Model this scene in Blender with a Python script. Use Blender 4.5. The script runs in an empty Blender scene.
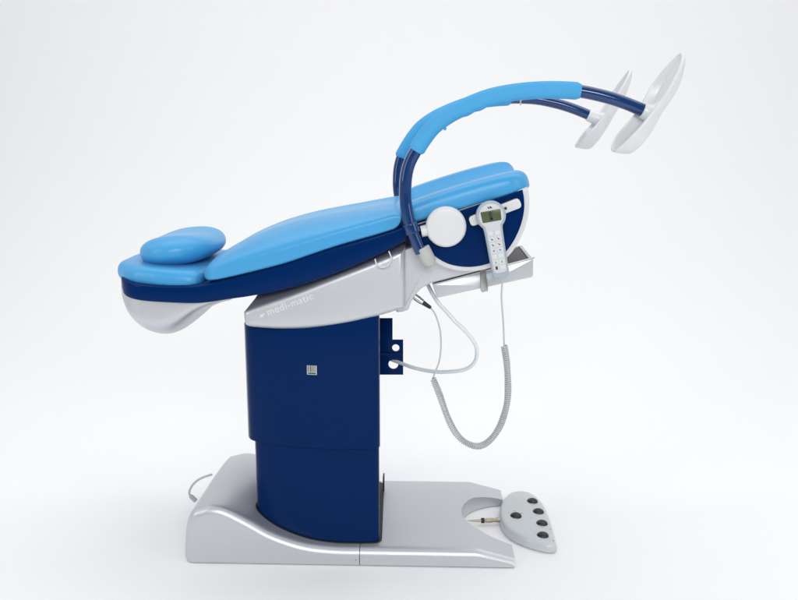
import bpy, math, random
from mathutils import Vector, Matrix
random.seed(4)
S = bpy.context.scene
COL = S.collection
sin, cos, pi = math.sin, math.cos, math.pi

# ------------------------------------------------------------------ materials
def mat(name, col, rough=.4, metal=0, spec=.5, coat=0, bump=0, bscale=300, rvar=0, cvar=0, trans=0, sheen=0, coat_rough=.05, crease=0):
    m = bpy.data.materials.new(name); m.use_nodes = True
    nt = m.node_tree; b = nt.nodes['Principled BSDF']; N = nt.nodes.new; L = nt.links.new
    b.inputs['Base Color'].default_value = (*col, 1); b.inputs['Roughness'].default_value = rough
    b.inputs['Metallic'].default_value = metal; b.inputs['Specular IOR Level'].default_value = spec
    b.inputs['Coat Weight'].default_value = coat; b.inputs['Coat Roughness'].default_value = coat_rough
    b.inputs['Transmission Weight'].default_value = trans
    b.inputs['Sheen Weight'].default_value = sheen
    tc = N('ShaderNodeTexCoord')
    if bump:
        n = N('ShaderNodeTexNoise'); n.inputs['Scale'].default_value = bscale; n.inputs['Detail'].default_value = 4
        bp = N('ShaderNodeBump'); bp.inputs['Strength'].default_value = bump; bp.inputs['Distance'].default_value = .002
        L(tc.outputs['Object'], n.inputs['Vector']); L(n.outputs['Fac'], bp.inputs['Height']); L(bp.outputs['Normal'], b.inputs['Normal'])
        if crease:
            n3 = N('ShaderNodeTexNoise'); n3.inputs['Scale'].default_value = 14; n3.inputs['Detail'].default_value = 3; n3.inputs['Distortion'].default_value = .6
            b3 = N('ShaderNodeBump'); b3.inputs['Strength'].default_value = crease; b3.inputs['Distance'].default_value = .02
            L(tc.outputs['Object'], n3.inputs['Vector']); L(n3.outputs['Fac'], b3.inputs['Height']); L(b3.outputs['Normal'], bp.inputs['Normal'])
    if rvar or cvar:
        n2 = N('ShaderNodeTexNoise'); n2.inputs['Scale'].default_value = 6; n2.inputs['Detail'].default_value = 6
        L(tc.outputs['Object'], n2.inputs['Vector'])
        if rvar:
            mr = N('ShaderNodeMapRange'); mr.inputs['To Min'].default_value = rough - rvar; mr.inputs['To Max'].default_value = rough + rvar
            L(n2.outputs['Fac'], mr.inputs['Value']); L(mr.outputs['Result'], b.inputs['Roughness'])
        if cvar:
            mx = N('ShaderNodeMix'); mx.data_type = 'RGBA'
            mx.inputs[6].default_value = (*[c*(1-cvar) for c in col], 1); mx.inputs[7].default_value = (*[min(1, c*(1+cvar)) for c in col], 1)
            L(n2.outputs['Fac'], mx.inputs[0]); L(mx.outputs[2], b.inputs['Base Color'])
    return m
M = {}
M['vinyl']  = mat('sky_blue_vinyl', (.048,.335,.655), .36, spec=.5, bump=.10, bscale=420, rvar=.05, cvar=.04, sheen=.05, crease=.10)
M['foam']   = mat('sky_blue_foam', (.066,.355,.67), .6, spec=.25, bump=.15, bscale=500, cvar=.04, crease=.22)
M['navy']   = mat('navy_gloss_paint', (.0002,.019,.100), .16, spec=.07, bump=.02, bscale=60, rvar=.04)
M['column'] = mat('navy_column_paint', (.0001,.017,.092), .17, spec=.07, coat=.02, coat_rough=.10, bump=.02, bscale=60, rvar=.05)
M['tube']   = mat('navy_gloss_tube', (.0006,.030,.135), .05, spec=.1, coat=1, coat_rough=.02)
M['silver'] = mat('silver_metallic_paint', (.61,.625,.655), .41, metal=.72, spec=.5, bump=.03, bscale=900, rvar=.05, cvar=.02)
M['white']  = mat('white_plastic', (.68,.69,.70), .28, bump=.03, bscale=500, cvar=.02)
M['grey']   = mat('grey_rubber', (.46,.47,.46), .5, bump=.05)
M['bumper'] = mat('blue_grey_plastic', (.36,.42,.48), .4, bump=.04)
M['face']   = mat('pale_grey_keypad', (.58,.60,.62), .45, bump=.03)
M['key']    = mat('keypad_key', (.66,.67,.69), .4)
M['ink']    = mat('dark_print', (.02,.022,.025), .5)
M['inkblue']= mat('blue_print', (.12,.30,.55), .5)
M['inkgreen']=mat('green_print', (.05,.36,.24), .5)
M['lcd']    = mat('olive_display', (.075,.105,.05), .25, spec=.4)
M['black']  = mat('black_rubber', (.012,.012,.013), .5, bump=.06)
M['button'] = mat('black_button', (.014,.015,.016), .38, bump=.04)
M['steel']  = mat('stainless_steel', (.62,.62,.62), .25, metal=1, rvar=.05)
M['clip']   = mat('brushed_clip', (.45,.45,.45), .3, metal=1)
M['brass']  = mat('brass_metal', (.45,.38,.30), .35, metal=.8)
M['pedal']  = mat('pale_green_grey_plastic', (.55,.58,.595), .2, bump=.03, cvar=.02)
M['cord']   = mat('light_grey_cord', (.50,.51,.51), .45)
M['hose']   = mat('translucent_hose', (.82,.89,.93), .25, trans=.1, spec=.5)
M['letter'] = mat('white_lettering', (.69,.70,.71), .45)
M['dark']   = mat('dark_parts_and_shade', (.012,.012,.014), .35, spec=.12)  # near-black for small parts, painted recess shade and the pan's dark reflection
M['floor']  = mat('white_studio_floor', (.90,.90,.905), .55, spec=.2, bump=.02, bscale=40)

M['tube'].node_tree.nodes['Principled BSDF'].inputs['Coat IOR'].default_value = 1.55
# ------------------------------------------------------------------ helpers
def link(name, me, m, parent=None, angle=40):
    o = bpy.data.objects.new(name, me); COL.objects.link(o)
    for k in (m if isinstance(m, (list, tuple)) else [m]): me.materials.append(k)
    if angle is not None:
        me.polygons.foreach_set('use_smooth', [True]*len(me.polygons))
        me.set_sharp_from_angle(angle=math.radians(angle))
    if parent:
        o.parent = parent
        if parent.type == 'EMPTY': o.matrix_parent_inverse = Matrix.Translation(-parent.location)
    return o
class MB:
    def __init__(s): s.v = []; s.f = []; s.mi = []
    def add(s, v, f, mi=0):
        k = len(s.v); s.v += [tuple(p) for p in v]; s.f += [tuple(i+k for i in q) for q in f]; s.mi += [mi]*len(f); return s
    def mesh(s, name='m'):
        me = bpy.data.meshes.new(name); me.from_pydata(s.v, [], s.f)
        me.polygons.foreach_set('material_index', s.mi)
        import bmesh
        bm = bmesh.new(); bm.from_mesh(me); bmesh.ops.remove_doubles(bm, verts=bm.verts, dist=2e-6); bmesh.ops.recalc_face_normals(bm, faces=bm.faces); bm.to_mesh(me); bm.free(); return me
    def build(s, name, m, parent=None, angle=40):
        return link(name, s.mesh(name), m, parent, angle)
def cr(pts, n=8, closed=False):
    """Catmull-Rom resample of a tuple list"""
    P = [tuple(p) for p in pts]; out = []; N = len(P); d = len(P[0])
    rng = range(N) if closed else range(N-1)
    for i in rng:
        if closed: a, b, c, e = P[i-1], P[i], P[(i+1) % N], P[(i+2) % N]
        else:
            b, c = P[i], P[i+1]
            a = P[i-1] if i else tuple(2*b[k]-c[k] for k in range(d))
            e = P[i+2] if i+2 < N else tuple(2*c[k]-b[k] for k in range(d))
        for j in range(n):
            t = j/n
            out.append(tuple(.5*((2*b[k]) + (c[k]-a[k])*t + (2*a[k]-5*b[k]+4*c[k]-e[k])*t*t + (3*b[k]-a[k]-3*c[k]+e[k])*t**3) for k in range(d)))
    if not closed: out.append(P[-1])
    return out
def rnd(poly, r, n=6):
    """round the corners of a 2D polygon; r number or list"""
    out = []; N = len(poly)
    for i in range(N):
        p = Vector(poly[i]); a = Vector(poly[i-1]); b = Vector(poly[(i+1) % N])
        rr = r[i] if isinstance(r, (list, tuple)) else r
        u = (a-p); v = (b-p); lu, lv = u.length, v.length
        if rr <= 0 or lu < 1e-6 or lv < 1e-6: out.append(tuple(p)); continue
        u /= lu; v /= lv; ang = u.angle(v)
        if ang > pi-.05: out.append(tuple(p)); continue
        d = min(rr/math.tan(ang/2), lu*.49, lv*.49)
        A = p+u*d; B = p+v*d
        for j in range(n+1):
            t = j/n; out.append(tuple((1-t)**2*A + 2*t*(1-t)*p + t*t*B))
    return out
def area(p): return .5*sum(p[i-1][0]*p[i][1]-p[i][0]*p[i-1][1] for i in range(len(p)))
def inset(poly, d):
    if abs(d) < 1e-9: return list(poly)
    s = 1 if area(poly) > 0 else -1; out = []; N = len(poly)
    for i in range(N):
        a, p, b = Vector(poly[i-1]), Vector(poly[i]), Vector(poly[(i+1) % N])
        e1, e2 = (p-a), (b-p)
        if e1.length < 1e-9: e1 = e2
        if e2.length < 1e-9: e2 = e1
        n1 = Vector((-e1.y, e1.x)).normalized()*s; n2 = Vector((-e2.y, e2.x)).normalized()*s
        nn = (n1+n2)
        if nn.length < 1e-6: nn = n1
        nn.normalize(); k = max(nn.dot(n1), .45); q = p+nn*(d/k); out.append((q.x, q.y))
    if d <= 0: return out
    # points that ended up nearer than d to the outline are folds: collapse each run to one point
    def near(q):
        best = 1e9
        for i in range(N):
            ax, ay = poly[i-1]; bx, by = poly[i]; ux, uy = bx-ax, by-ay; l2 = ux*ux+uy*uy
            t = 0 if l2 < 1e-14 else max(0, min(1, ((q[0]-ax)*ux+(q[1]-ay)*uy)/l2))
            best = min(best, (q[0]-ax-t*ux)**2+(q[1]-ay-t*uy)**2)
        return math.sqrt(best)
    ok = [near(q) > d*.985 for q in out]
    if all(ok) or not any(ok): return out
    st = next(i for i in range(N) if ok[i] and not ok[(i+1) % N]); i = 0
    while i < N:
        k = (st+i) % N
        if ok[k]: i += 1; continue
        run = []
        while not ok[(st+i) % N] and i < N: run.append((st+i) % N); i += 1
        a0 = (run[0]-1) % N; b0 = (run[-1]+1) % N
        A, B = Vector(out[a0]), Vector(out[b0]); dA = (Vector(poly[a0])-Vector(poly[a0-1])); dB = (Vector(poly[(b0+1) % N])-Vector(poly[b0]))
        X = (A+B)/2; cr_ = dA.x*dB.y-dA.y*dB.x
        if abs(cr_) > 1e-9:
            t = ((B.x-A.x)*dB.y-(B.y-A.y)*dB.x)/cr_; Y = A+dA*t
            if (Y-X).length < max((A-B).length*1.2, d*1.0) and t > 0: X = Y
        for q in run: out[q] = (X.x, X.y)
    return out
def XZ(p, t): return (p[0], t, p[1])
def XY(p, t): return (p[0], p[1], t)
def puff(mb, poly, t0, t1, r0, r1=None, mp=XZ, seg=6, mi=0, mids=0):
    """extrude a 2D polygon from t0 to t1 with rounded rims of radius r0 / r1"""
    if r1 is None: r1 = r0
    rings = []
    if r0: rings += [(t0+r0*(1-cos(a)), r0*(1-sin(a))) for a in (pi/2*j/seg for j in range(seg+1))]
    else: rings += [(t0, 0)]
    for k in range(mids): rings.append((t0+r0+(t1-t0-r0-r1)*(k+1)/(mids+1), 0))
    if r1: rings += [(t1-r1*(1-cos(a)), r1*(1-sin(a))) for a in (pi/2*j/seg for j in range(seg, -1, -1))]
    else: rings += [(t1, 0)]
    v = []; n = len(poly)
    for t, d in rings: v += [mp(q, t) for q in inset(poly, d)]
    f = [tuple(range(n))[::-1], tuple(range((len(rings)-1)*n, len(rings)*n))]
    for k in range(len(rings)-1):
        for i in range(n):
            j = (i+1) % n; f.append((k*n+i, k*n+j, (k+1)*n+j, (k+1)*n+i))
    return mb.add(v, f, mi)
def tube(mb, path, r, seg=16, mi=0, cap=True):
    P = [Vector(p) for p in path]; n = len(P); v = []
    t = (P[1]-P[0]).normalized(); up = Vector((0, 1, 0)) if abs(t.y) < .9 else Vector((1, 0, 0))
    nrm = (up-t*up.dot(t)).normalized()
    for i in range(n):
        t = (P[min(i+1, n-1)]-P[max(i-1, 0)]).normalized()
        nrm = (nrm-t*nrm.dot(t)).normalized(); b = t.cross(nrm)
        rr = r[i] if isinstance(r, (list, tuple)) else r
        for k in range(seg):
            a = 2*pi*k/seg; v.append(P[i]+nrm*cos(a)*rr+b*sin(a)*rr)
    f = [(i*seg+k, i*seg+(k+1) % seg, (i+1)*seg+(k+1) % seg, (i+1)*seg+k) for i in range(n-1) for k in range(seg)]
    if cap: f += [tuple(range(seg))[::-1], tuple(range((n-1)*seg, n*seg))]
    return mb.add(v, f, mi)
def rod(mb, a, b, prof, seg=24, mi=0):
    """lathe: prof = [(t 0..1, radius)] along a-b"""
    a, b = Vector(a), Vector(b); P = [a.lerp(b, t) for t, _ in prof]; t = (b-a).normalized()
    up = Vector((0, 0, 1)) if abs(t.z) < .9 else Vector((1, 0, 0)); n1 = (up-t*up.dot(t)).normalized(); n2 = t.cross(n1); v = []
    for p, (_, r) in zip(P, prof):
        for k in range(seg): v.append(p+(n1*cos(2*pi*k/seg)+n2*sin(2*pi*k/seg))*max(r, 1e-4))
    n = len(prof)
    f = [(i*seg+k, i*seg+(k+1) % seg, (i+1)*seg+(k+1) % seg, (i+1)*seg+k) for i in range(n-1) for k in range(seg)]
    f += [tuple(range(seg))[::-1], tuple(range((n-1)*seg, n*seg))]
    return mb.add(v, f, mi)
def rounded(r, L, e):
    k = e/L; return [(k*(1-cos(a)), r-e*(1-sin(a))) for a in (pi/2*j/5 for j in range(6))] + [(1-k*(1-cos(a)), r-e*(1-sin(a))) for a in (pi/2*j/5 for j in range(5, -1, -1))]
def sgnpow(x, e): return math.copysign(abs(x)**e, x)
def loft(mb, st, nseg=48, n=3.0, ea=.0, eb=.0, steps=10, dip=None, mi=0, ew=0, nb=None):
    """sections along X: station (x, zbottom, ztop, halfwidth); ea/eb round the two ends"""
    Q = cr(st, steps); x0, x1 = Q[0][0], Q[-1][0]
    # extra stations near the ends so that the roundings are smooth
    def atx(x):
        for i in range(len(Q)-1):
            if Q[i][0] <= x <= Q[i+1][0]:
                t = (x-Q[i][0])/max(1e-9, Q[i+1][0]-Q[i][0]); return [Q[i][k]*(1-t)+Q[i+1][k]*t for k in range(4)]
        return list(Q[-1] if x > x1 else Q[0])
    xs = [x0+ea*(1-cos(a)) for a in (pi/2*j/10 for j in range(10))] + [q[0] for q in Q if x0+ea <= q[0] <= x1-eb] + [x1-eb*(1-cos(a)) for a in (pi/2*j/10 for j in range(9, -1, -1))]
    if ew: xs += [x0+ew*(1-cos(a)) for a in (pi/2*j/14 for j in range(14))]
    xs = sorted(set(round(x, 6) for x in xs)); v = []
    for x in xs:
        _, zb, zt, w = atx(x); h = (zt-zb)/2; m = (zt+zb)/2
        for d, e in ((x-x0, ea), (x1-x, eb)):
            if e > 0 and d < e:
                k = math.sqrt(max(0, 1-(1-d/e)**2)); w -= (e*(1-k) if not ew else 0); h = max(h-min(e, h)*(1-k), .0005)
        if ew and x-x0 < ew: w -= ew*(1-math.sqrt(max(0, 1-(1-(x-x0)/ew)**2)))
        for k in range(nseg):
            a = 2*pi*k/nseg; c, s = cos(a), sin(a)
            ne = (nb if s < 0 and nb else n); y = w*sgnpow(c, 2/ne); z = m+h*sgnpow(s, 2/ne)
            if dip: z += dip(x, y, (z-m)/h)
            v.append((x, y, z))
    N = len(xs)
    f = [(i*nseg+k, i*nseg+(k+1) % nseg, (i+1)*nseg+(k+1) % nseg, (i+1)*nseg+k) for i in range(N-1) for k in range(nseg)]
    f += [tuple(range(nseg))[::-1], tuple(range((N-1)*nseg, N*nseg))]
    return mb.add(v, f, mi)
def soft(me, voxel=.006, it=12, f=.5):
    """voxel-remesh and relax a rough closed mesh into an upholstered / moulded shape"""
    o = bpy.data.objects.new('tmp', me); COL.objects.link(o)
    r = o.modifiers.new('r', 'REMESH'); r.mode = 'VOXEL'; r.voxel_size = voxel
    s = o.modifiers.new('s', 'SMOOTH'); s.iterations = it; s.factor = f
    dg = bpy.context.evaluated_depsgraph_get(); out = bpy.data.meshes.new_from_object(o.evaluated_get(dg))
    bpy.data.objects.remove(o); return out
def boolean(me, cutter):
    o = bpy.data.objects.new('tmp', me); c = bpy.data.objects.new('cut', cutter); COL.objects.link(o); COL.objects.link(c)
    b = o.modifiers.new('b', 'BOOLEAN'); b.operation = 'DIFFERENCE'; b.object = c; b.solver = 'EXACT'
    dg = bpy.context.evaluated_depsgraph_get(); out = bpy.data.meshes.new_from_object(o.evaluated_get(dg))
    bpy.data.objects.remove(o); bpy.data.objects.remove(c); return out
def empty(name, loc, label, cat, group=None):
    o = bpy.data.objects.new(name, None); COL.objects.link(o); o.location = loc; o.empty_display_size = .05
    o['label'] = label; o['category'] = cat
    if group: o['group'] = group
    return o
def mirror(mb): 
    q = MB(); q.v = [(x, -y, z) for x, y, z in mb.v]; q.f = [t[::-1] for t in mb.f]; q.mi = list(mb.mi); return q
def box(mb, x0, x1, y0, y1, z0, z1, mi=0):
    v = [(x, y, z) for x in (x0, x1) for y in (y0, y1) for z in (z0, z1)]
    return mb.add(v, [(0,1,3,2),(4,6,7,5),(0,4,5,1),(2,3,7,6),(0,2,6,4),(1,5,7,3)], mi)
def interp(pts, x):
    pts = sorted(pts)
    if x <= pts[0][0]: return pts[0][1]
    for a, b in zip(pts, pts[1:]):
        if x <= b[0]: return a[1]+(b[1]-a[1])*(x-a[0])/max(1e-9, b[0]-a[0])
    return pts[-1][1]

# ------------------------------------------------------------------ studio sweep
prof = [(-9, 0)] + [(1.8+3.4*sin(a), 3.4-3.4*cos(a)) for a in (pi/2*j/40 for j in range(41))] + [(5.2, 7)]
v = [(x, y, z) for x in (-9, 9) for y, z in prof]; n = len(prof)
o = MB().add(v, [(i, i+1, n+i+1, n+i) for i in range(n-1)]).build('floor', M['floor'], None, 60); o['kind'] = 'structure'

# ------------------------------------------------------------------ the chair
chair = empty('examination_chair', (-.25, 0, 0), 'blue and silver reclining medical examination chair on a navy lift column with two leg arms', 'medical chair')

# --- base: hump at the head end, thin plate with a round notch at the other
front = [(-0.7874, 0.0186), (-0.7776, 0.1209), (-0.7567, 0.1735), (-0.7268, 0.1878), (-0.6971, 0.1969), (-0.6647, 0.1957), (-0.6328, 0.1841), (-0.5946, 0.1639), (-0.5564, 0.1419), (-0.5118, 0.1148), (-0.4669, 0.0946), (-0.4121, 0.0762), (-0.3571, 0.0649), (-0.2825, 0.0592), (-0.2098, 0.059)]
front = cr(front, 4)
zt = front[-1][1]; xs = front[-1][0]
xe = .293
prof_ = front[:-1] + [(xs, zt), (.13, zt), (.165, zt), (.180, zt-.0015), (.195, zt-.006), (.283, .030), (.36, .004), (.36, -.03), (-.773, -.03)]
mb = MB(); puff(mb, prof_[::-1], -.285, .285, .029, seg=8, mids=14)
def sag(y):
    t = max(0, min(1, (y+.285)/.57)); return 1-.10*t-.17*t**5
mb.v = [(x, y, zt+(z-zt)*sag(y) if z > zt and x < -.3 else z) for x, y, z in mb.v]
me = mb.mesh()
cut = MB(); rod(cut, (.307, 0, -.05), (.307, 0, .2), [(0, .176), (1, .176)], 96); me = boolean(me, cut.mesh())
cut = MB(); box(cut, xe, .6, -.5, .5, -.2, .3); me = boolean(me, cut.mesh())
cut = MB(); box(cut, -1.2, .6, -.5, .5, -.2, .004); me = boolean(me, cut.mesh())
cut = MB(); box(cut, xs-.0011, xs+.0011, -.4, -.232, -.1, .2); me = boolean(me, cut.mesh())
base = link('base', me, M['silver'], chair, 30)
mb = MB(); tube(mb, [(xs-.012, -.2862, .022), (xs-.012, -.284, .022)], .0016, 10); mb.build('screw', M['dark'], base)

# --- lift column, two telescoping stages with a boat-shaped plan
def plan(pts, xr, hw, taper=.036):
    side = cr(pts, 5)
    return side[:-1] + rnd([side[-1], (xr-.06, -hw), (xr, -hw+.004), (xr-taper, hw-.004), (xr-.10, hw), (side[-1][0], hw)], [0, .0, .040, .03, 0, 0], 8) + [(x, -y) for x, y in side[::-1][1:]]
uside0 = [(-.602, -.02), (-.602, -.110), (-.597, -.152), (-.578, -.186), (-.53, -.212), (-.45, -.234), (-.36, -.250), (-.28, -.254)]
lside0 = [(-.583, -.02), (-.583, -.135), (-.580, -.168), (-.566, -.191), (-.53, -.209), (-.46, -.225), (-.36, -.237), (-.28, -.243)]
uside = [(x+.010*max(0, min(1, (-.3-x)/.25)), y) for x, y in uside0]; lside = [(x+.018*max(0, min(1, (-.3-x)/.25)), y) for x, y in lside0]
lowp = plan(lside, -.146, .243, .038); upp = plan(uside, -.1425, .254); gask = plan(lside, -.1445, .243, .016)
mb = MB(); puff(mb, lowp, .05, .41, .002, mp=XY); mb.build('lower_column', M['column'], chair, 30)
mb = MB(); puff(mb, upp, .388, .775, .004, mp=XY); mb.v = [(x, y, z+(.13*(x+.60) if z > .7 else 0)) for x, y, z in mb.v]; upper = mb.build('upper_column', M['column'], chair, 30)
# gasket hugging the column where it enters the base
def htop(x, y):
    z = interp(front, x) if x < xs else zt
    return zt+(z-zt)*sag(y)
gp = inset(gask, -.005); gi = inset(gask, .035); v = []
for off, lst in ((.0035, gp), (.0035, gi), (-.02, gi), (-.02, gp)):
    v += [(p[0], p[1], htop(p[0], p[1])+off) for p in lst]
n = len(gp); f = [(k*n+i, k*n+(i+1) % n, ((k+1) % 4)*n+(i+1) % n, ((k+1) % 4)*n+i) for k in range(4) for i in range(n)]
MB().add(v, f).build('column_gasket', M['black'], chair, 30)
mb = MB(); box(mb, -.157, -.152, .16, .195, zt+.001, zt+.06); mb.build('slot_seal', M['black'], chair)
# small printed sticker on the upper stage
sx, sz = [(-0.3568, 0.6488)][0]
mb = MB()
hw = .0158
def on_col(x):
    best = None
    for i in range(len(upp)):
        a, b = upp[i-1], upp[i]
        if a[1] < .0 and b[1] < .0 and min(a[0], b[0]) <= x <= max(a[0], b[0]) and abs(a[0]-b[0]) > 1e-6:
            y = a[1]+(b[1]-a[1])*(x-a[0])/(b[0]-a[0]); best = y if best is None else min(best, y)
    return best if best is not None else -.236
def patch(mb, x0, x1, z0, z1, off, mi):
    N = 6; v = []
    for i in range(N+1):
        x = x0+(x1-x0)*i/N; y = on_col(x)-off; v += [(x, y, z0), (x, y, z1)]
    mb.add(v, [(2*i, 2*i+2, 2*i+3, 2*i+1) for i in range(N)], mi)
patch(mb, sx-hw, sx+hw, sz-hw*.95, sz+hw*.95, .0006, 0)
for i, w in enumerate((2, 1, 3, 1, 2, 1, 2)):
    x = sx-.0125+i*.0036; patch(mb, x, x+.0011*w*.75, sz-.006, sz+.014, .001, 1)
patch(mb, sx-.0125, sx+.0125, sz-.0125, sz-.0085, .001, 1)
mb.build('sticker', [M['grey'], M['ink']], upper, None)

# --- tilted silver housing carrying the seat
Y0 = .262
bot = [(-0.5648, 0.805), (-0.5544, 0.7892), (-0.4953, 0.7823), (-0.4312, 0.7806), (-0.3645, 0.7837), (-0.2991, 0.7912), (-0.2401, 0.8011), (-0.1843, 0.8142), (-0.1256, 0.8304), (-0.0763, 0.8465)]
top = [(-0.5659, 0.8336), (-0.543, 0.848), (-0.4177, 0.8944), (-0.2935, 0.9449), (-0.157, 0.9991), (-0.0764, 1.0337)]
bot = cr(bot, 3); top = cr(top, 4)
xr = bot[-1][0]+.012
def ring(lift, sx_, ins):
    b = [(x, z) for x, z in bot]; t = [(x+sx_*max(0, 1-(x-top[0][0])/.15), z+lift*(1 if i else .8)) for i, (x, z) in enumerate(top)]
    zb_, zt_ = b[-1][1], t[-1][1]; b = [p for p in b if p[0] < xr-.02]; t = [p for p in t if p[0] < xr-.02]
    return b+[(xr, zb_+.002), (xr, zt_+.004)]+t[::-1]
N0 = None; v = []; rings = []
sec = [(.262-.020*(1-cos(a)), .020*(1-sin(a))) for a in (pi/2*j/6 for j in range(7))]
sq = [(-y, ins, 0, 0) for y, ins in sec] + [(-.205, 0, .030, .024), (-.16, 0, .052, .034)]
sq = sq+[(-y, i, l, s) for y, i, l, s in sq[::-1]]
for y, ins, l, s in sq: rings.append([(p[0], y, p[1]) for p in inset(ring(l, s, 0), ins)])
n = len(rings[0])
for r in rings: v += r
f = [tuple(range(n)), tuple(range((len(rings)-1)*n, len(rings)*n))]
f += [(k*n+i, k*n+(i+1) % n, (k+1)*n+(i+1) % n, (k+1)*n+i) for k in range(len(rings)-1) for i in range(n)]
housing = MB().add(v, f).build('seat_housing', M['silver'], chair, 35)
# raised lettering on the housing side
tcu = bpy.data.curves.new('lettering', 'FONT'); tcu.body = 'medi-matic'; tcu.size = .043; tcu.extrude = .0006; tcu.space_character = 1.12; tcu.offset = .0008
to = bpy.data.objects.new('tmp', tcu); COL.objects.link(to)
dg = bpy.context.evaluated_depsgraph_get(); tme = bpy.data.meshes.new_from_object(to.evaluated_get(dg)); bpy.data.objects.remove(to)
(ax, az), (bx_, bz_) = [(-0.4878, 0.8262), (-0.3455, 0.8792)]
wtxt = max(q.co.x for q in tme.vertices)-min(q.co.x for q in tme.vertices); L = math.hypot(bx_-ax, bz_-az); ang = math.atan2(bz_-az, bx_-ax); sc = L/wtxt
tme.transform(Matrix.Translation((ax, -.2624, az)) @ Matrix.Rotation(-ang, 4, 'Y') @ Matrix.Rotation(pi/2, 4, 'X') @ Matrix.Diagonal((sc, sc, 1, 1)))
link('lettering', tme, M['letter'], housing, None)
(ax, az), = [(-0.5123, 0.8188)]
mb = MB(); sq_ = [(0, 0), (.010, .0036), (.010, .0075), (.0145, .0092), (.0145, .0145), (0, .0095)]
puff(mb, [(ax+p[0], az+p[1]) for p in sq_], -.2628, -.261, 0); mb.build('emblem', M['letter'], housing, None)

# --- seat carrier behind the housing, concave underside
car = [(-0.0927, 1.0215), (-0.0929, 0.83), (-0.0679, 0.8334), (-0.054, 0.8398), (-0.0462, 0.8621), (-0.0355, 0.8827), (-0.0185, 0.9033), (-0.0047, 0.9128), (0.0184, 0.9246), (0.2415, 0.9844), (0.2401, 1.0415), (0.0417, 1.0714)]
mb = MB(); puff(mb, rnd(car, .006), -.23, .23, .010); mb.build('seat_carrier', M['silver'], chair, 35)

# --- navy back shell and silver head shell
def bshell():
    B = [(-0.9462, 0.8957), (-0.9193, 0.877), (-0.8731, 0.8679), (-0.8048, 0.8636), (-0.6959, 0.8628), (-0.6023, 0.8759), (-0.5316, 0.8867), (-0.4262, 0.9083), (-0.3479, 0.9321), (-0.2692, 0.9604), (-0.1884, 0.9946), (-0.1136, 1.0307), (-0.0732, 1.0531), (-0.0581, 1.0637)]
    T = [(-0.9435, 0.9364), (-0.9157, 0.9335), (-0.8697, 0.9244), (-0.8016, 0.921), (-0.693, 0.9254), (-0.5994, 0.9477), (-0.5289, 0.9661), (-0.4239, 0.995), (-0.3461, 1.0229), (-0.2679, 1.0492), (-0.1877, 1.0723), (-0.1135, 1.0937), (-0.0732, 1.1074), (-0.0582, 1.112)]
    out = []
    for (x, zb), (_, ztp) in zip(B, T):
        w = .281 if x > -.66 else .281-.030*((-.66-x)/.3)**2
        x = x-.027*max(0, min(1, (-.80-x)/.12))
        out.append((x, zb, ztp, w))
    return out
mb = MB(); loft(mb, bshell(), 72, 11.0, .012, .008, 8, ew=.10); mb.build('back_shell', M['navy'], chair, 50)
HB = [(-0.9611, 0.8855), (-0.9562, 0.8629), (-0.9454, 0.8403), (-0.9213, 0.7896), (-0.8778, 0.7499), (-0.8335, 0.7345), (-0.796, 0.7414), (-0.7583, 0.7676), (-0.7013, 0.8176), (-0.6458, 0.8462), (-0.5999, 0.862)]
HT = [(-0.9601, 0.9016), (-0.9536, 0.9032), (-0.9415, 0.9017), (-0.9145, 0.8986), (-0.8693, 0.8957), (-0.8246, 0.896), (-0.7879, 0.8962), (-0.7519, 0.8964), (-0.6977, 0.8967), (-0.6435, 0.9003), (-0.5983, 0.9037)]
HW = [.258]*11
mb = MB(); loft(mb, [(x-.012, zb-.004, z2+.006, w) for (x, zb), (_, z2), w in zip(HB, HT, HW)], 64, 12, .006, .006, 8, ew=.10, nb=2.6); mb.build('head_shell', M['silver'], chair, 50)

# --- upholstery
CROWN = cr([(-.72, 0), (-.66, .25), (-.58, .70), (-.48, .98), (-.36, .93), (-.20, .45), (-.07, 0)], 10)
def dipf(x, y, s):
    u = min(1, abs(y)/.285); t = max(0, min(1, s*1.3))
    along = max(0, interp(CROWN, x))
    k = max(0, 1-(u/.5)**2)
    return t*(.036*along*(1-u*u)**.8 - .010*k*k*(3-2*k)*max(0, min(1, (x+.68)/.12)))
CB = [(-0.6884, 0.9279), (-0.6543, 0.9334), (-0.5984, 0.9439), (-0.5117, 0.9645), (-0.4233, 0.9881), (-0.3456, 1.0151), (-0.2675, 1.0417), (-0.1645, 1.0712), (-0.1091, 1.0883), (-0.076, 1.099)]
CT = [(-0.686, 0.979), (-0.6515, 0.9961), (-0.5954, 1.0194), (-0.5089, 1.0488), (-0.421, 1.075), (-0.3439, 1.0965), (-0.2664, 1.1178), (-0.164, 1.1466), (-0.1089, 1.1617), (-0.0761, 1.1662)]
mb = MB(); loft(mb, [(x, zb, z2, .285) for (x, zb), (_, z2) in zip(CB, CT)], 96, 3.0, .026, .026, 6, dipf, ew=.06, nb=9)
mb.build('back_cushion', M['vinyl'], chair, 60)
# head cushion: rounded slab, plan narrowing towards the end
hb = [(-0.9981, 0.9156), (-0.6964, 0.8981)]; (hx0, hz0), (hx1, hz1) = hb
hp = [(hx1, -.262), (-.80, -.262), (-.93, -.235), (hx0-.004, -.14), (hx0-.006, 0), (hx0-.004, .14), (-.93, .235), (-.80, .262), (hx1, .262)]
hp = rnd(hp, [.05,.3,.12,.12,.3,.12,.12,.3,.05], 8)
mb = MB(); puff(mb, hp, 0, .062, .020, .032, XY, 8)
mb.v = [(x, y, z+hz0+.0005+(hz1-hz0)*(x-hx0)/(hx1-hx0)) for x, y, z in mb.v]
me = soft(mb.mesh(), .007, 10); link('head_cushion', me, M['vinyl'], chair, None)
me.polygons.foreach_set('use_smooth', [True]*len(me.polygons))
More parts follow.
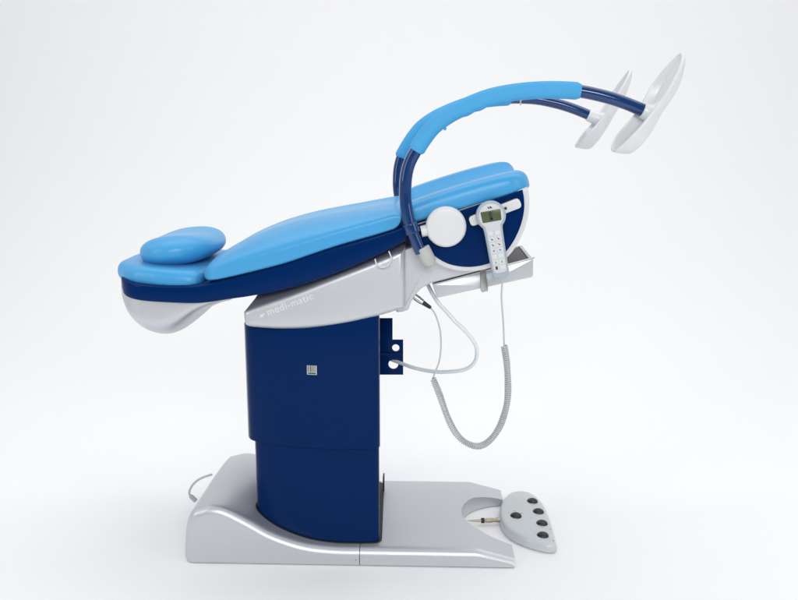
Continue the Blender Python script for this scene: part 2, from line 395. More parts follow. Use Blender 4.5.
# seat cushion: U-shaped pad rising towards the leg end
(a0, b0), (a1, b1) = [(-0.0551, 1.111), (0.3155, 1.2204)]
sang = math.atan2(b1-b0, a1-a0); SL = math.hypot(a1-a0, b1-b0)
sp = rnd([(0, -.28), (SL, -.28), (SL, -.075), (SL-.17, -.075), (SL-.17, .075), (SL, .075), (SL, .28), (0, .28)], [.03,.09,.055,.07,.07,.055,.09,.03], 8)
mb = MB(); puff(mb, sp, 0, .066, .010, .030, XY, 6)
me = soft(mb.mesh(), .006, 9)
for q in me.vertices:
    s, y, h = q.co
    u = abs(y)/.28; k = max(0, 1-(u/.70)**2); top_ = max(0, min(1, h/.06))
    h += .007*sin(pi*min(1, max(0, s/SL)))*top_ + .008*y/.28*top_ - .052*k*top_ - .004*max(0, (s-SL+.09)/.09)**2
    q.co = (a0+s*cos(sang)-h*sin(sang), y, b0+s*sin(sang)+h*cos(sang))
link('seat_cushion', me, M['vinyl'], chair, None); me.polygons.foreach_set('use_smooth', [True]*len(me.polygons))

# --- seat shell: white rimmed half-disc with navy side panels
arc = [(0.2982, 1.2231), (0.3049, 1.1937), (0.3055, 1.1552), (0.2999, 1.1165), (0.2833, 1.0699), (0.2591, 1.0291), (0.2284, 0.9985), (0.1867, 0.977), (0.1327, 0.9681), (0.0782, 0.9733), (0.0358, 0.9899), (-0.0006, 1.0202), (-0.0249, 1.0551), (-0.0431, 1.1063)]
rim = cr(arc, 5)
mb = MB(); puff(mb, rim, -.272, .272, .008); shell = mb.build('seat_shell', M['white'], chair, 40)
for sgn in (-1, 1):
    mb = MB(); p = cr([(0.2836, 1.2157), (0.2889, 1.1877), (0.2898, 1.1551), (0.2835, 1.1179), (0.2683, 1.0765), (0.2454, 1.0381), (0.2176, 1.0113), (0.1819, 0.9922), (0.1324, 0.9834), (0.0811, 0.9886), (0.0432, 1.0043), (0.0098, 1.0309), (-0.0174, 1.0626), (-0.0371, 1.1063)], 5); y = sgn*.272
    puff(mb, p, min(y, y+sgn*.0045), max(y, y+sgn*.0045), .002 if sgn < 0 else 0, 0 if sgn < 0 else .002); mb.build('side_panel', M['navy'], shell, 40)
# hinge discs
for sgn in (-1, 1):
    (hx, hz), = [(0.058, 1.1067)]; mb = MB(); rod(mb, (hx, sgn*.27, hz), (hx, sgn*.312, hz), [(0, .0585), (.1, .0605), (.62, .0605)]+[(.62+.30*sin(a), .0605-.012*(1-cos(a))) for a in (pi/2*j/8 for j in range(1, 9))]+[(.945, .038), (.965, .025), (.98, .012), (.985, .001)], 64); hd = mb.build('hinge_cover', M['white'], chair, 40)
    mb = MB(); (cx_, cz_), = [(-0.0159, 1.0916)]; rod(mb, (hx-.03, sgn*.284, hz-.006), (cx_, sgn*.288, cz_), [(0, .019), (1, .017)], 24); mb.build('pivot_arm', M['white'], hd, 40)
# accessory rails
for sgn in (-1, 1):
    (p0, p1) = [(0.1395, 1.1252), (0.2652, 1.175)]; p0 = Vector(p0); p1 = Vector(p1); d = (p1-p0).normalized(); nn = Vector((-d.y, d.x)); h = .0148
    poly = rnd([tuple(p0-d*.012-nn*h), tuple(p1+d*.012-nn*h), tuple(p1+d*.012+nn*h), tuple(p0-d*.012+nn*h)], .012, 6)
    mb = MB(); y0, y1 = sorted((sgn*.276, sgn*.298)); puff(mb, poly, y0, y1, .003); rail = mb.build('accessory_rail', M['white'], chair, 40)
    mb = MB(); c = p0.lerp(p1, .74); y0, y1 = sorted((sgn*.297, sgn*.2990)); rod(mb, (c.x, y0, c.y), (c.x, y1, c.y), [(0, .0045), (1, .0045)], 16); mb.build('rail_screw', M['ink'], rail, 40)
    mb = MB(); mid = p0.lerp(p1, .5); poly2 = inset(poly, -.003); y0, y1 = sorted((sgn*.2755, sgn*.2785)); puff(mb, poly2, y0, y1, .001); mb.build('rail_recess_shade', M['dark'], rail, 40)  # dark border plate: recess shadow round the rail, put into colour
# dark hinge knuckles between back and seat
mb = MB()
(kx, kz), = [(-0.0704, 1.0685)]
for y in (-.245, -.12, .12, .245): rod(mb, (kx+.004, y-.011, kz), (kx+.004, y+.011, kz), rounded(.013, .022, .003), 24)
box(mb, kx-.006, kx+.012, -.24, .24, kz-.01, kz+.02); mb.build('back_hinge', M['dark'], chair, 40)

# --- leg support arms
tubep = [(421,252.5,-.300),(415.5,240,-.300),(410.5,226,-.300),(406.8,210,-.300),(405.3,195,-.300),(406,178,-.302),(409.2,164,-.303),(415.8,151,-.305),(424.5,137.3,-.306),(435,125,-.308),(451.7,113.3,-.310),(471,104.2,-.312),(490,97.2,-.314),(512,92.7,-.316),(534.4,90.4,-.318),(556.5,89.9,-.319),(580.5,91.4,-.32),(605,96.6,-.32),(625,103,-.32),(645,111.2,-.32)]
tubep = [(-0.0156, -0.3, 1.0302), (-0.0321, -0.3, 1.0676), (-0.0471, -0.3, 1.1093), (-0.0582, -0.3, 1.1566), (-0.0627, -0.3, 1.2007), (-0.0606, -0.302, 1.2504), (-0.0513, -0.303, 1.291), (-0.0322, -0.305, 1.3284), (-0.0071, -0.306, 1.3676), (0.0229, -0.308, 1.4024), (0.0706, -0.31, 1.4353), (0.1254, -0.312, 1.4606), (0.179, -0.314, 1.48), (0.2411, -0.316, 1.4923), (0.3041, -0.318, 1.4984), (0.3663, -0.319, 1.4997), (0.4339, -0.32, 1.4954), (0.5035, -0.32, 1.481), (0.5607, -0.32, 1.4633), (0.6182, -0.32, 1.4405)]
(fh, ft) = [(0.5733, 1.3081), (0.7226, 1.5922)]
fv = Vector((ft[0]-fh[0], 0, ft[1]-fh[1])); FL = fv.length; fv.normalize(); fn = Vector((-fv.z, 0, fv.x))
def foot(mb, sgn):
    C = Vector((fh[0], -.325, fh[1]))
    if sgn < 0: C = C+Vector((.010, 0, 0))
    NT = 96; v = []; D = [None]*9+[.024, .020, .016, .012, .008, .004, .0015, 0]; NR = len(D)-1
    hwid = cr([(0, .041), (.15, .046), (.4, .042), (.65, .051), (.85, .047), (1, .034)], 8)
    wl = cr([(0, .046), (.15, .045), (.32, .036), (.5, .030), (.7, .026), (.88, .016), (1, .008)], 8)
    for j in range(NR+1):
        for i in range(NT):
            a = 2*pi*i/NT
            tt = .5-.5*sgnpow(cos(a), .72); yy = sgnpow(sin(a), .8)*interp(hwid, tt)
            Rr = math.hypot((tt-.5)*FL, yy); r = (j/9*(Rr-.028)/Rr) if D[j] is None else (Rr-D[j])/Rr
            t = .5+(tt-.5)*r; y = yy*r; k = max(0, min(1, (r*Rr-(Rr-.020))/.020))
            h = interp(wl, tt)*(k**1.6) + .006*(2*t-1)**2
            bow = -.007*(1-(2*t-1)**2)
            al = math.radians(16 if sgn > 0 else -3); hh = h+bow+.002
            v.append(C+fv*(t*FL)+fn*(hh*cos(al)+y*sin(al))+Vector((0, y*cos(al)-hh*sin(al), 0)))
    f = [(j*NT+i, j*NT+(i+1) % NT, (j+1)*NT+(i+1) % NT, (j+1)*NT+i) for j in range(NR) for i in range(NT)]
    return mb.add(v, f)
def solid(me, t):
    import bmesh
    bm = bmesh.new(); bm.from_mesh(me); bmesh.ops.remove_doubles(bm, verts=bm.verts, dist=1e-5); bm.to_mesh(me); bm.free()
    o = bpy.data.objects.new('tmp', me); COL.objects.link(o)
    s = o.modifiers.new('s', 'SOLIDIFY'); s.thickness = t; s.offset = 0; s.use_rim = True
    b = o.modifiers.new('b', 'SUBSURF'); b.levels = 1
    dg = bpy.context.evaluated_depsgraph_get(); out = bpy.data.meshes.new_from_object(o.evaluated_get(dg)); bpy.data.objects.remove(o); return out
for sgn in (1, -1):
    T = cr(tubep, 6)
    if sgn < 0: T = [(x-.046+.012*k/len(T), y, z) for k, (x, y, z) in enumerate(T)]
    mir = (lambda m: m) if sgn == 1 else mirror
    mb = MB(); tube(mb, T, .0182, 24); arm = mir(mb).build('leg_support', M['tube'], chair, 40)
    # foam sleeve with finger grooves underneath
    i0, i1 = (7*6, 16*6) if sgn > 0 else (6*6, 14*6+3); seg = T[i0:i1+1]; rr = []
    for k in range(len(seg)):
        e = min(k, len(seg)-1-k); rr.append(.0245 if e else .0200)
    seg = [seg[0]]+seg+[seg[-1]]; 
    seg[0] = tuple(Vector(seg[1]).lerp(Vector(seg[2]), .02)); seg[-1] = tuple(Vector(seg[-2]).lerp(Vector(seg[-3]), .02))
    mb = MB(); tube(mb, seg[1:-1], rr, 32)
    def groove(p):
        x, y, z = p; c = min(T[i0:i1+1], key=lambda q: (q[0]-x)**2+(q[2]-z)**2)
        if z < c[2]-.008 and .09 < c[0] < .24 and sgn > 0:
            g = .0035*(.5+.5*cos((c[0]-.09)/.15*2*pi*4+pi))*min(1, (c[2]-z)/.02); return (x-g*.2, y, z-g)
        return p
    mb.v = [groove(p) for p in mb.v]
    sl = mir(mb).build('foam_sleeve', M['foam'], arm, 50)
    mb = MB(); q = [(0.0475, -0.312, 1.3897), (0.0532, -0.312, 1.3967)]; rod(mb, q[0], q[1], rounded(.006, (Vector(q[0])-Vector(q[1])).length, .0025), 12); mir(mb).build('sleeve_tab', M['foam'], sl, 40)
    if sgn == 1:
        mb = MB(); q = [(0.2653, -0.318, 1.4775), (0.2659, -0.318, 1.4567)]; rod(mb, q[0], q[1], [(0, .005), (.35, .005), (.36, .0022), (1, .0018)], 12); mb.build('pin', M['steel'], sl, 40)
    # clamp collar and grey end cap
    q = [(-0.0357, -0.3, 1.0811), (-0.0254, -0.3, 1.1035), (-0.0088, -0.3, 1.0393), (0.016, -0.3, 0.9882)]
    mb = MB(); a, b = Vector(T[9]), Vector(T[13]); rod(mb, a, b, rounded(.0232, (a-b).length, .003), 32); cl = mir(mb).build('clamp_collar', M['tube'], arm, 40)
    sh_ = Vector((0 if sgn > 0 else -.046, 0, 0)); mb = MB(); a = Vector(q[2])+sh_; b = Vector(q[3])+sh_; Lc = (b-a).length
    rod(mb, a-(b-a)*.12, b, [(0, .0195), (.03, .0215), (.55, .0222)]+[(1-.45*(1-sin(t)), .0222*cos(t)**.75 if t < 1.56 else .001) for t in (pi/2*j/8 for j in range(1, 9))], 32); mir(mb).build('end_cap', M['grey'], arm, 50)
    # foot rest
    mb = MB(); foot(mb, sgn); mb = mir(mb)
    fm = solid(mb.mesh(), .0105); al = math.radians(16 if sgn > 0 else -3)
    fr = link('foot_rest', fm, M['white'], arm, 60)
    e = Vector(T[-1]); e0 = Vector(T[-4]); d = (e-e0).normalized(); mb = MB()
    pc_ = Vector((fh[0]+(.010 if sgn < 0 else 0), e.y, fh[1]))+fv*(FL*.5); hl = (pc_-e).dot(fn)/d.dot(fn)
    rod(mb, e-d*.008, e+d*hl, [(0, .0200), (.04, .0222), (.5, .0240), (.75, .029), (1, .042)], 32); mir(mb).build('hub', M['white'], fr, 50)

# --- wire ring under the back shell
q = cr([(-0.1544, -0.278, 1.0067), (-0.1488, -0.282, 0.9921), (-0.1331, -0.283, 0.9822), (-0.115, -0.282, 0.9892), (-0.1054, -0.28, 1.0087), (-0.1128, -0.276, 1.0309)], 8)
mb = MB(); tube(mb, q, .0021, 10); mb.build('wire_ring', M['white'], chair, 40)

# --- navy bracket with round holes behind the column
bx0 = [(-0.1585, 0.758), (-0.1136, 0.7583), (-0.1137, 0.6826), (-0.0772, 0.6829), (-0.0771, 0.5579), (-0.1594, 0.5571)]
mb = MB(); puff(mb, bx0, .016, .022, .001, seg=2)
me = mb.mesh()
for c, r, k in ((395.4,348.3), 3.6, 0), ((393.5,364.3), 5.6, 1):
    pass
hc = [(-0.1027, 0.6539), (-0.1111, 0.5953)]
for (x, z), r in zip(hc, (.0125, .0170)):
    ct = MB(); rod(ct, (x, -.05, z), (x, .08, z), [(0, r), (1, r)], 40); me = boolean(me, ct.mesh())
br = link('cable_bracket', me, M['navy'], chair, 40)
(x0, z0), (x1, z1) = [(-0.1573, 0.6371), (-0.0772, 0.626)]
mb = MB(); box(mb, x0, x1, .010, .030, z1, z0); mb.build('shelf', M['navy'], br, 40)

# ------------------------------------------------------------------ head pillow
pl = empty('head_pillow', (-.80, 0, 1.0), 'soft saddle shaped sky blue neck pillow lying on the head section', 'pillow')
(px0, pz0), (px1, pz1) = [(-0.9431, 0.9561), (-0.6854, 0.9751)]
mb = MB(); NU, NV = 64, 48; v = []
cxp, hxp = (px0+px1)/2, (px1-px0)/2
for i in range(NV+1):
    th = -pi/2+pi*i/NV
    for k in range(NU):
        a = 2*pi*k/NU
        X = hxp*sgnpow(cos(th), .8)*sgnpow(cos(a), .92); Y = .205*sgnpow(cos(th), .75)*sgnpow(sin(a), .8); Z = sgnpow(sin(th), .85)
        u = abs(Y)/.205; hgt = .050 + .009*min(1, u/.7)**2 - .016*max(0, u-.8)
        zz = Z*hgt - .008*max(0, 1-(u/.7)**2)*(1 if Z > 0 else 0)
        v.append((cxp+X, Y, zz + .052 + (.006*X/hxp)))
f = [(i*NU+k, i*NU+(k+1) % NU, (i+1)*NU+(k+1) % NU, (i+1)*NU+k) for i in range(NV) for k in range(NU)]
v = [(x, y, z+pz0-.003+(pz1-pz0)*(x-px0)/(px1-px0)*.4) for x, y, z in v]
me = soft(MB().add(v, f).mesh(), .006, 6); link('cushion', me, M['vinyl'], pl, None); me.polygons.foreach_set('use_smooth', [True]*len(me.polygons))
# its thin strap running round the end of the head cushion
from mathutils.bvhtree import BVHTree
hcm = bpy.data.objects['head_cushion'].data
tree = BVHTree.FromPolygons([q.co for q in hcm.vertices], [tuple(p.vertices) for p in hcm.polygons])
zc = hz0+.03; v = []; cnt = 0
for k in range(40):
    row = []
    for yy in (.075, .115):
        if k < 22:
            a = pi*1.08-(pi*.58)*k/21; o_ = Vector((hx0+.055, yy, zc)); d_ = Vector((cos(a), 0, sin(a)))
            h = tree.ray_cast(o_+d_*.5, -d_)
        else: h = tree.ray_cast(Vector((hx0+.055+.006*(k-21), yy, zc+.3)), Vector((0, 0, -1)))
        if h[0] is not None: row.append(h[0]+h[1]*.0016)
    if len(row) == 2: v += row; cnt += 1
MB().add(v, [(2*i, 2*i+1, 2*i+3, 2*i+2) for i in range(cnt-1)]).build('strap', M['vinyl'], pl, None)
# ------------------------------------------------------------------ catch basin under the seat
bp = empty('catch_basin', (.15, 0, 1.0), 'shallow silver catch tray slid in under the seat', 'tray')
prf = [(0.0203, 0.9126), (0.0348, 0.8705), (0.3333, 0.9392), (0.3321, 0.9972)]
hp_ = [Vector(p) for p in prf]
out = rnd([tuple(p) for p in hp_], [.002,.008,.008,.002]); inn = inset(out, .004)
mb = MB(); puff(mb, out, -.19, .13, .003); me = mb.mesh()
ct = MB(); d = (hp_[3]-hp_[0]).normalized(); nn = Vector((-d.y, d.x))
cp = [tuple(hp_[0]+d*.01+nn*.03), tuple(hp_[0]+d*.018-nn*.028), tuple(hp_[3]-d*.012-nn*.040), tuple(hp_[3]-d*.010+nn*.03)]
puff(ct, cp, -.18, .12, 0); me = boolean(me, ct.mesh()); bas = link('pan', me, M['silver'], bp, 40)
mb = MB(); floor_ = [tuple(hp_[0]+d*.019-nn*.0265), tuple(hp_[3]-d*.0125-nn*.0385), tuple(hp_[3]-d*.0115-nn*.004), tuple(hp_[0]+d*.013-nn*.004)]
puff(mb, floor_, -.179, .119, 0); mb.build('dark_reflection_fill', M['dark'], bp, 40)  # added near-black block: the pan interior's dark reflection as plain colour
mb = MB(); rl = [tuple(hp_[0]+nn*.0006), tuple(hp_[3]+d*.004+nn*.0006), tuple(hp_[3]+d*.004+nn*.004), tuple(hp_[0]+nn*.004)]
puff(mb, rl, -.196, -.186, .001, seg=2); mb.build('lip', M['steel'], bp, 40)
mb = MB(); q = [(0.1676, 0.96), (0.1846, 0.9642), (0.1935, 0.9064), (0.1938, 0.8952), (0.1752, 0.8904), (0.1703, 0.8983)]; puff(mb, q, -.199, -.1925, .001, seg=2)
clip = mb.build('clip', M['clip'], bp, 40)

# ------------------------------------------------------------------ hand control with coiled cord
hs = empty('hand_control', (.22, -.31, 1.13), 'pale grey handset with green display and two columns of keys hung on the seat rail', 'remote control')
(hx, hz), (bx2, bz2) = [(0.1884, 1.1427), (0.2232, 0.9576)]
ax_ = Vector((bx2-hx, bz2-hz)); HLn = ax_.length; dv = -ax_.normalized(); du = Vector((dv.y, -dv.x))
def hp2(p, t): return (hx+du.x*p[0]+dv.x*p[1], t, hz+du.y*p[0]+dv.y*p[1])
R_ = .0435; W_ = .0262
def hout(R, W, bot_, rb, neck=.012):
    a0_ = math.asin(min(.99, W*1.12/R)); c = [(R*sin(a), R*cos(a)) for a in ((-(pi-a0_)+2*(pi-a0_)*j/40) for j in range(41))]
    r = [(W+.0012, -R*cos(a0_)-neck), (W, -.085)]
    bt = rnd([(W, -.085), (W-.001, bot_), (-W+.001, bot_), (-W, -.085)], [0, rb, rb, 0], 8)[1:-1]
    return c+r+bt+[(-W, -.085), (-W-.0012, -R*cos(a0_)-neck)]
mb = MB(); puff(mb, hout(R_, W_, -HLn, .016), -.330, -.300, .007, .005, hp2); body = mb.build('casing', M['bumper'], hs, 40)
mb = MB(); puff(mb, hout(R_-.0075, W_-.0062, -HLn+.018, .012), -.3325, -.3295, .0015, 0, hp2, 3); fp = mb.build('front_plate', M['face'], hs, 40)
scr = rnd([(-.0275, -.0165), (.0275, -.0165), (.0295, .0165), (-.0295, .0165)], .003, 3)
mb = MB(); puff(mb, scr, -.3338, -.332, .0006, 0, hp2, 2)
for x, y, w, h in ((-.002, .001, .0045, .0125), (.0012, -.008, .0028, .003)):
    puff(mb, [(x-w, y-h), (x+w, y-h), (x+w, y+h), (x-w, y+h)], -.3341, -.3337, 0, 0, hp2, 1, 1)
mb.build('display', [M['lcd'], M['ink']], hs, 40)
mb = MB()
for sh in ([(-.006, .0225), (-.0015, .0225), (-.0035, .0285), (-.006, .0285)], [(-.0005, .0225), (.0065, .0225), (.0065, .0245), (.002, .0285), (-.0005, .0285)]): puff(mb, sh, -.3331, -.332, 0, 0, hp2)
mb.build('emblem', M['ink'], fp, None)
icon = [None, None, 'slash', 'slash', 'slash', 'slash', 'arc', 'arc', None, None, 'man', 'man', 'lock', None]
for i in range(7):
    for j in range(2):
        cx_, cy_ = (-.0093, .0093)[j], -.0505-.0172*i; k = icon[2*i+j]
        kp = rnd([(cx_-.0076, cy_-.0064), (cx_+.0076, cy_-.0064), (cx_+.0076, cy_+.0064), (cx_-.0076, cy_+.0064)], .0045, 4)
        if 2*i+j == 12: kp = rnd([(cx_-.005, cy_-.0064), (cx_+.005, cy_-.0064), (cx_+.005, cy_+.0064), (cx_-.005, cy_+.0064)], .0025, 4)
        mb = MB(); puff(mb, kp, -.3341, -.332, .001, 0, hp2, 3)
        col = M['ink']
        if k == 'slash': puff(mb, [(cx_-.0042, cy_+.0018), (cx_-.0028, cy_+.003), (cx_+.0042, cy_-.0012), (cx_+.0028, cy_-.0028)], -.3345, -.3338, 0, 0, hp2, 1, 1); puff(mb, [(cx_-.001, cy_-.0035), (cx_+.001, cy_-.0035), (cx_+.001, cy_-.001), (cx_-.001, cy_-.001)], -.3345, -.3338, 0, 0, hp2, 1, 1)
        if k == 'arc': puff(mb, rnd([(cx_-.003, cy_-.0028), (cx_+.003, cy_-.0028), (cx_+.003, cy_+.0028), (cx_-.003, cy_+.0028)], .002), -.3345, -.3338, 0, 0, hp2, 1, 1); col = M['inkblue']
        if k == 'man': puff(mb, [(cx_-.0026, cy_-.0035), (cx_+.0026, cy_-.0035), (cx_+.0006, cy_+.0035), (cx_-.0006, cy_+.0035)], -.3345, -.3338, 0, 0, hp2, 1, 1); col = M['inkgreen']
        if k == 'lock': puff(mb, rnd([(cx_-.0032, cy_-.005), (cx_+.0032, cy_-.005), (cx_+.0032, cy_+.005), (cx_-.0032, cy_+.005)], .0015), -.3345, -.3338, 0, 0, hp2, 1, 1)
        mb.build('key', [M['key'], col], hs, 40)
# straight lead, coil, lead, plug
l1 = cr([(0.2249, -0.315, 0.9601), (0.2267, -0.314, 0.9387), (0.2256, -0.31, 0.9016), (0.2294, -0.305, 0.8608), (0.2337, -0.3, 0.8227), (0.2365, -0.3, 0.7823), (0.2387, -0.3, 0.7417)], 6)
mb = MB(); tube(mb, l1, .0026, 10); cd = mb.build('cord', M['cord'], hs, 50)
cpath = cr([(0.2387, -0.3, 0.7449), (0.2486, -0.3, 0.6851), (0.2537, -0.3, 0.6057), (0.2512, -0.3, 0.5607), (0.242, -0.3, 0.5185), (0.2295, -0.295, 0.4808), (0.21, -0.295, 0.4494), (0.1875, -0.29, 0.4259), (0.163, -0.285, 0.416), (0.1366, -0.28, 0.4214), (0.1131, -0.275, 0.4358), (0.0925, -0.27, 0.4602), (0.075, -0.265, 0.4929), (0.0606, -0.26, 0.5289), (0.0477, -0.255, 0.5665), (0.0365, -0.25, 0.5943), (0.0238, -0.245, 0.6237)], 10)
P = [Vector(p) for p in cpath]; cum = [0]
for a, b in zip(P, P[1:]): cum.append(cum[-1]+(b-a).length)
TT = cum[-1]; turns = int(TT/.0062); hel = []; NN = turns*12; idx = 0; nrm = None
for i in range(NN+1):
    s = TT*i/NN
    while idx < len(P)-2 and cum[idx+1] < s: idx += 1
    p = P[idx].lerp(P[idx+1], (s-cum[idx])/max(1e-9, cum[idx+1]-cum[idx])); t = (P[min(idx+2, len(P)-1)]-P[max(idx-1, 0)]).normalized()
    n1 = Vector((0, 1, 0)); n1 = (n1-t*n1.dot(t)).normalized(); n2 = t.cross(n1); a = 2*pi*turns*i/NN + .9*sin(s*31) + .6*sin(s*83+1)
    hel.append(p+(n1*cos(a)+n2*sin(a))*(.0082+.0004*sin(s*57)))
mb = MB(); tube(mb, hel, .0026, 8, cap=True); mb.build('coil', M['cord'], cd, None)
l2 = cr([(0.0238, -0.245, 0.6237), (0.0284, -0.24, 0.6369), (0.0423, -0.235, 0.6747), (0.0471, -0.23, 0.7058), (0.0481, -0.225, 0.7337), (0.0453, -0.22, 0.7711), (0.037, -0.215, 0.803), (0.0271, -0.21, 0.8265), (0.0129, -0.205, 0.8446)], 6)
mb = MB(); tube(mb, l2, .0026, 10); mb.build('cord_end', M['cord'], cd, 50)
q = [(0.0161, -0.205, 0.8414), (-0.0091, -0.2, 0.8575), (-0.0359, -0.195, 0.8759)]
mb = MB(); rod(mb, q[0], q[1], [(0, .004), (.1, .0055), (1, .0078)], 16); pg = mb.build('plug_boot', M['black'], hs, 40)
mb = MB(); rod(mb, q[1], q[2], [(0, .0078), (.05, .0092), (.4, .0092), (.42, .0102), (1, .0102)], 20); mb.build('plug', M['steel'], hs, 40)

# ------------------------------------------------------------------ drain hose
hsz = cr([(0.0031, -0.12, 0.9057), (0.0194, -0.13, 0.875), (0.042, -0.14, 0.8427), (0.0677, -0.15, 0.8171), (0.0934, -0.16, 0.789), (0.1204, -0.17, 0.7663), (0.1447, -0.17, 0.7386), (0.1615, -0.165, 0.7095), (0.1658, -0.155, 0.682), (0.1623, -0.14, 0.6544), (0.1472, -0.125, 0.6298), (0.1236, -0.11, 0.6134), (0.0881, -0.09, 0.6018), (0.0453, -0.07, 0.5942), (0.0018, -0.05, 0.5932), (-0.0424, -0.03, 0.5976), (-0.0807, 0, 0.6026), (-0.1183, 0.035, 0.6069)], 8)
hz_ = MB(); tube(hz_, hsz, .0064, 16); ho = hz_.build('drain_hose', M['hose'], None, 60)
ho['label'] = 'translucent pale blue hose looping from under the seat to the column bracket'; ho['category'] = 'hose'

# ------------------------------------------------------------------ foot control on the floor
fc = empty('foot_control', (.37, .05, 0), 'pale grey teardrop foot switch with five black buttons on the floor', 'foot switch')
fo = [(0.2693, 0.0292, 0.012), (0.2758, 0.1065, 0.012), (0.2989, 0.1796, 0.012), (0.3259, 0.2264, 0.012), (0.3587, 0.2482, 0.012), (0.3891, 0.2465, 0.012), (0.4168, 0.2231, 0.012), (0.4424, 0.1456, 0.012), (0.4495, 0.0272, 0.012), (0.4492, -0.0719, 0.012), (0.4458, -0.1545, 0.012), (0.4401, -0.1788, 0.012), (0.4226, -0.1849, 0.012), (0.3968, -0.1789, 0.012), (0.3438, -0.1473, 0.012), (0.2981, -0.0973, 0.012), (0.2757, -0.0402, 0.012)]
fo = [(p[0], p[1]) for p in fo]
fo = cr(fo, 4, True)
fcx = sum(p[0] for p in fo)/len(fo); fcy = sum(p[1] for p in fo)/len(fo)
v = []; ringz = [(.0, .006), (.004, 0), (.012, 0), (.022, .002), (.030, .005), (.034, .009), (.0365, .016), (.0375, .026)]
n = len(fo)
for z, ins in ringz:
    for p in inset(fo, ins*.8):
        k = 1-.22*max(0, (p[0]-.33)/.12) if z > .012 else 1
        v.append((p[0], p[1], z*k+.001))
f = [tuple(range(n))[::-1], tuple(range((len(ringz)-1)*n, len(ringz)*n))]
f += [(k*n+i, k*n+(i+1) % n, (k+1)*n+(i+1) % n, (k+1)*n+i) for k in range(len(ringz)-1) for i in range(n)]
mb = MB().add(v, f); housing_fc = mb.build('switch_housing', M['pedal'], fc, 50)
for x, y, z in [(0.3262, 0.0183, 0.039), (0.401, 0.1506, 0.039), (0.4122, 0.0649, 0.039), (0.4128, -0.0275, 0.039), (0.4034, -0.1185, 0.039)]:
    z -= .002+.22*.036*max(0, (x-.33)/.12)
    mb = MB(); rod(mb, (x, y, z-.004), (x, y, z+.014), [(0, .0205), (.25, .0205), (.45, .0195), (.65, .0165), (.82, .011), (.94, .005), (1, .0005)], 28); mb.build('button', M['button'], fc, 50)
for (x, y, z), mi in zip([(0.3061, 0.0461, 0.0385), (0.3253, 0.059, 0.0385), (0.3488, 0.0426, 0.0385), (0.3966, 0.067, 0.0385), (0.3793, 0.0139, 0.0385), (0.3671, -0.0729, 0.0385), (0.3791, -0.1008, 0.0385), (0.4371, -0.0654, 0.0385), (0.4351, -0.1496, 0.0385)], (0, 0, 1, 2, 2, 2, 2, 1, 1)):
    z = z-.22*.036*max(0, (x-.33)/.12)+.0006; mb = MB(); box(mb, x-.0020, x+.0020, y-.0005, y+.0005, z-.004, z-.0002); mb.build('printed_mark', M[('ink', 'inkgreen', 'bumper')[mi]], housing_fc, None)
q = [(0.2627, -0.02, 0.0405), (0.2171, -0.02, 0.0367), (0.2114, -0.02, 0.0367), (0.2002, -0.02, 0.0357), (0.1501, -0.02, 0.0345)]
q = [(x, y, max(z, .018)) for x, y, z in [(0.2743, 0.0266, 0.018), (0.2184, 0.0192, 0.018), (0.2144, 0.0191, 0.018), (0.2029, 0.0179, 0.018), (0.1521, 0.0163, 0.018)]]
mb = MB(); rod(mb, q[0], q[1], [(0, .0085), (.3, .0085), (.32, .0075), (.55, .0075), (.57, .0085), (1, .0085)], 20); pl_ = mb.build('jack_plug', M['brass'], fc, 40)
mb = MB(); rod(mb, q[2], q[3], rounded(.0095, .012, .002), 20); mb.build('plug_ring', M['black'], pl_, 40)
mb = MB(); rod(mb, q[3], q[4], [(0, .0045), (.55, .0036), (1, .001)], 12); mb.build('tip', M['brass'], pl_, 40)

# ------------------------------------------------------------------ power lead behind the hump
pc = empty('power_lead', (-.80, .12, .1), 'short grey power lead curling out behind the hump of the base', 'cable')
q = cr([(-0.7892, 0.12, 0.1365), (-0.8196, 0.12, 0.1262), (-0.8426, 0.12, 0.114), (-0.8622, 0.12, 0.0959), (-0.8745, 0.12, 0.0758), (-0.8779, 0.12, 0.0598), (-0.8728, 0.12, 0.0479)], 6)
mb = MB(); tube(mb, q, .0042, 10); mb.build('cable', M['cord'], pc, 50)
mb = MB(); rod(mb, q[-3], [(-0.8541, 0.12, 0.0302)][0], [(0, .0065), (.2, .0085), (1, .0085)], 16); mb.build('connector', M['bumper'], pc, 40)

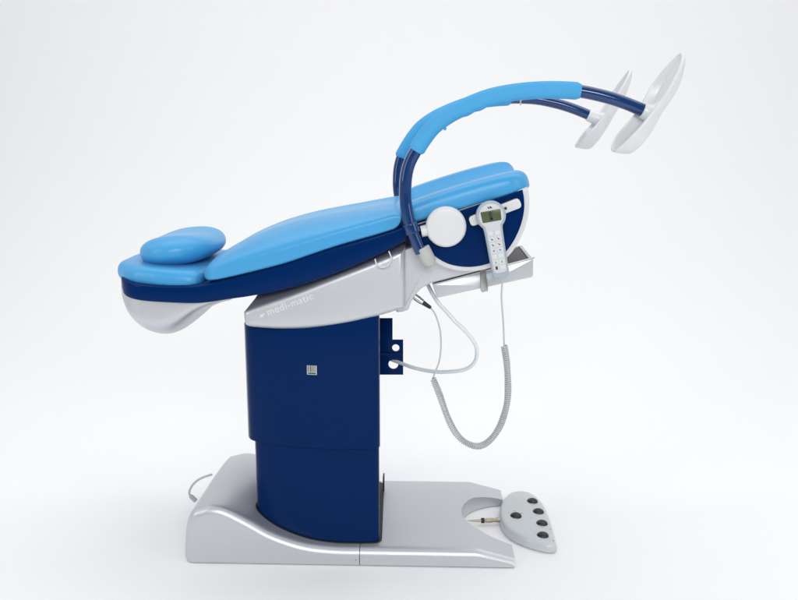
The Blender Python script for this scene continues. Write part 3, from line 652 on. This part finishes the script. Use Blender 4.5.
# ------------------------------------------------------------------ camera
cam = bpy.data.cameras.new('camera'); co = bpy.data.objects.new('camera', cam); COL.objects.link(co)
cam.sensor_fit = 'HORIZONTAL'; cam.sensor_width = 36; cam.lens = 840/798*36; cam.clip_end = 200; cam.clip_start = .05
co.location = (0, -2.785, 1.38261); co.rotation_euler = (pi/2-0.197396, 0, 0.032674); S.camera = co

# ------------------------------------------------------------------ studio light
W = bpy.data.worlds.new('World'); S.world = W; W.use_nodes = True
bg = W.node_tree.nodes['Background']; wn = W.node_tree.nodes.new; wl = W.node_tree.links.new
# studio surroundings: bright white set behind and above, dimmer room behind the camera
bg.inputs[0].default_value = (.94, .97, 1, 1)
tcw = wn('ShaderNodeTexCoord'); sx_ = wn('ShaderNodeSeparateXYZ'); mrw = wn('ShaderNodeMapRange'); mrw.interpolation_type = 'SMOOTHSTEP'
mrw.inputs['From Min'].default_value = -.9; mrw.inputs['From Max'].default_value = .5; mrw.inputs['To Min'].default_value = .22; mrw.inputs['To Max'].default_value = .72
wl(tcw.outputs['Generated'], sx_.inputs[0]); wl(sx_.outputs['Y'], mrw.inputs['Value']); wl(mrw.outputs['Result'], bg.inputs[1])
def lamp(name, loc, aim, sx, sy, power, col=(1, 1, 1)):
    l = bpy.data.lights.new(name, 'AREA'); l.shape = 'RECTANGLE'; l.size = sx; l.size_y = sy; l.energy = power; l.color = col
    o = bpy.data.objects.new(name, l); COL.objects.link(o); o.location = loc
    o.rotation_euler = (Vector(aim)-Vector(loc)).to_track_quat('-Z', 'Y').to_euler(); return o
lamp('softbox_overhead', (0, .6, 4.2), (0, .4, 0), 5, 3.6, 46)
lamp('softbox_strip', (.2, -4.4, 2.75), (.1, -.1, 1.3), 3.0, 1.0, 100)
lamp('backdrop_wash', (0, .6, 4.4), (0, 4.8, 2.2), 15, 1.4, 186)
lamp('softbox_side', (-3.4, -2.2, 2.2), (-.1, 0, .9), .7, 2.4, 26)
lamp('softbox_key', (3.2, -2.4, 2.4), (.1, 0, .9), .7, 2.4, 24)
S.view_settings.view_transform = 'Standard'; S.view_settings.look = 'None'; S.view_settings.exposure = 0
S.render.engine = 'CYCLES'; S.cycles.max_bounces = 10
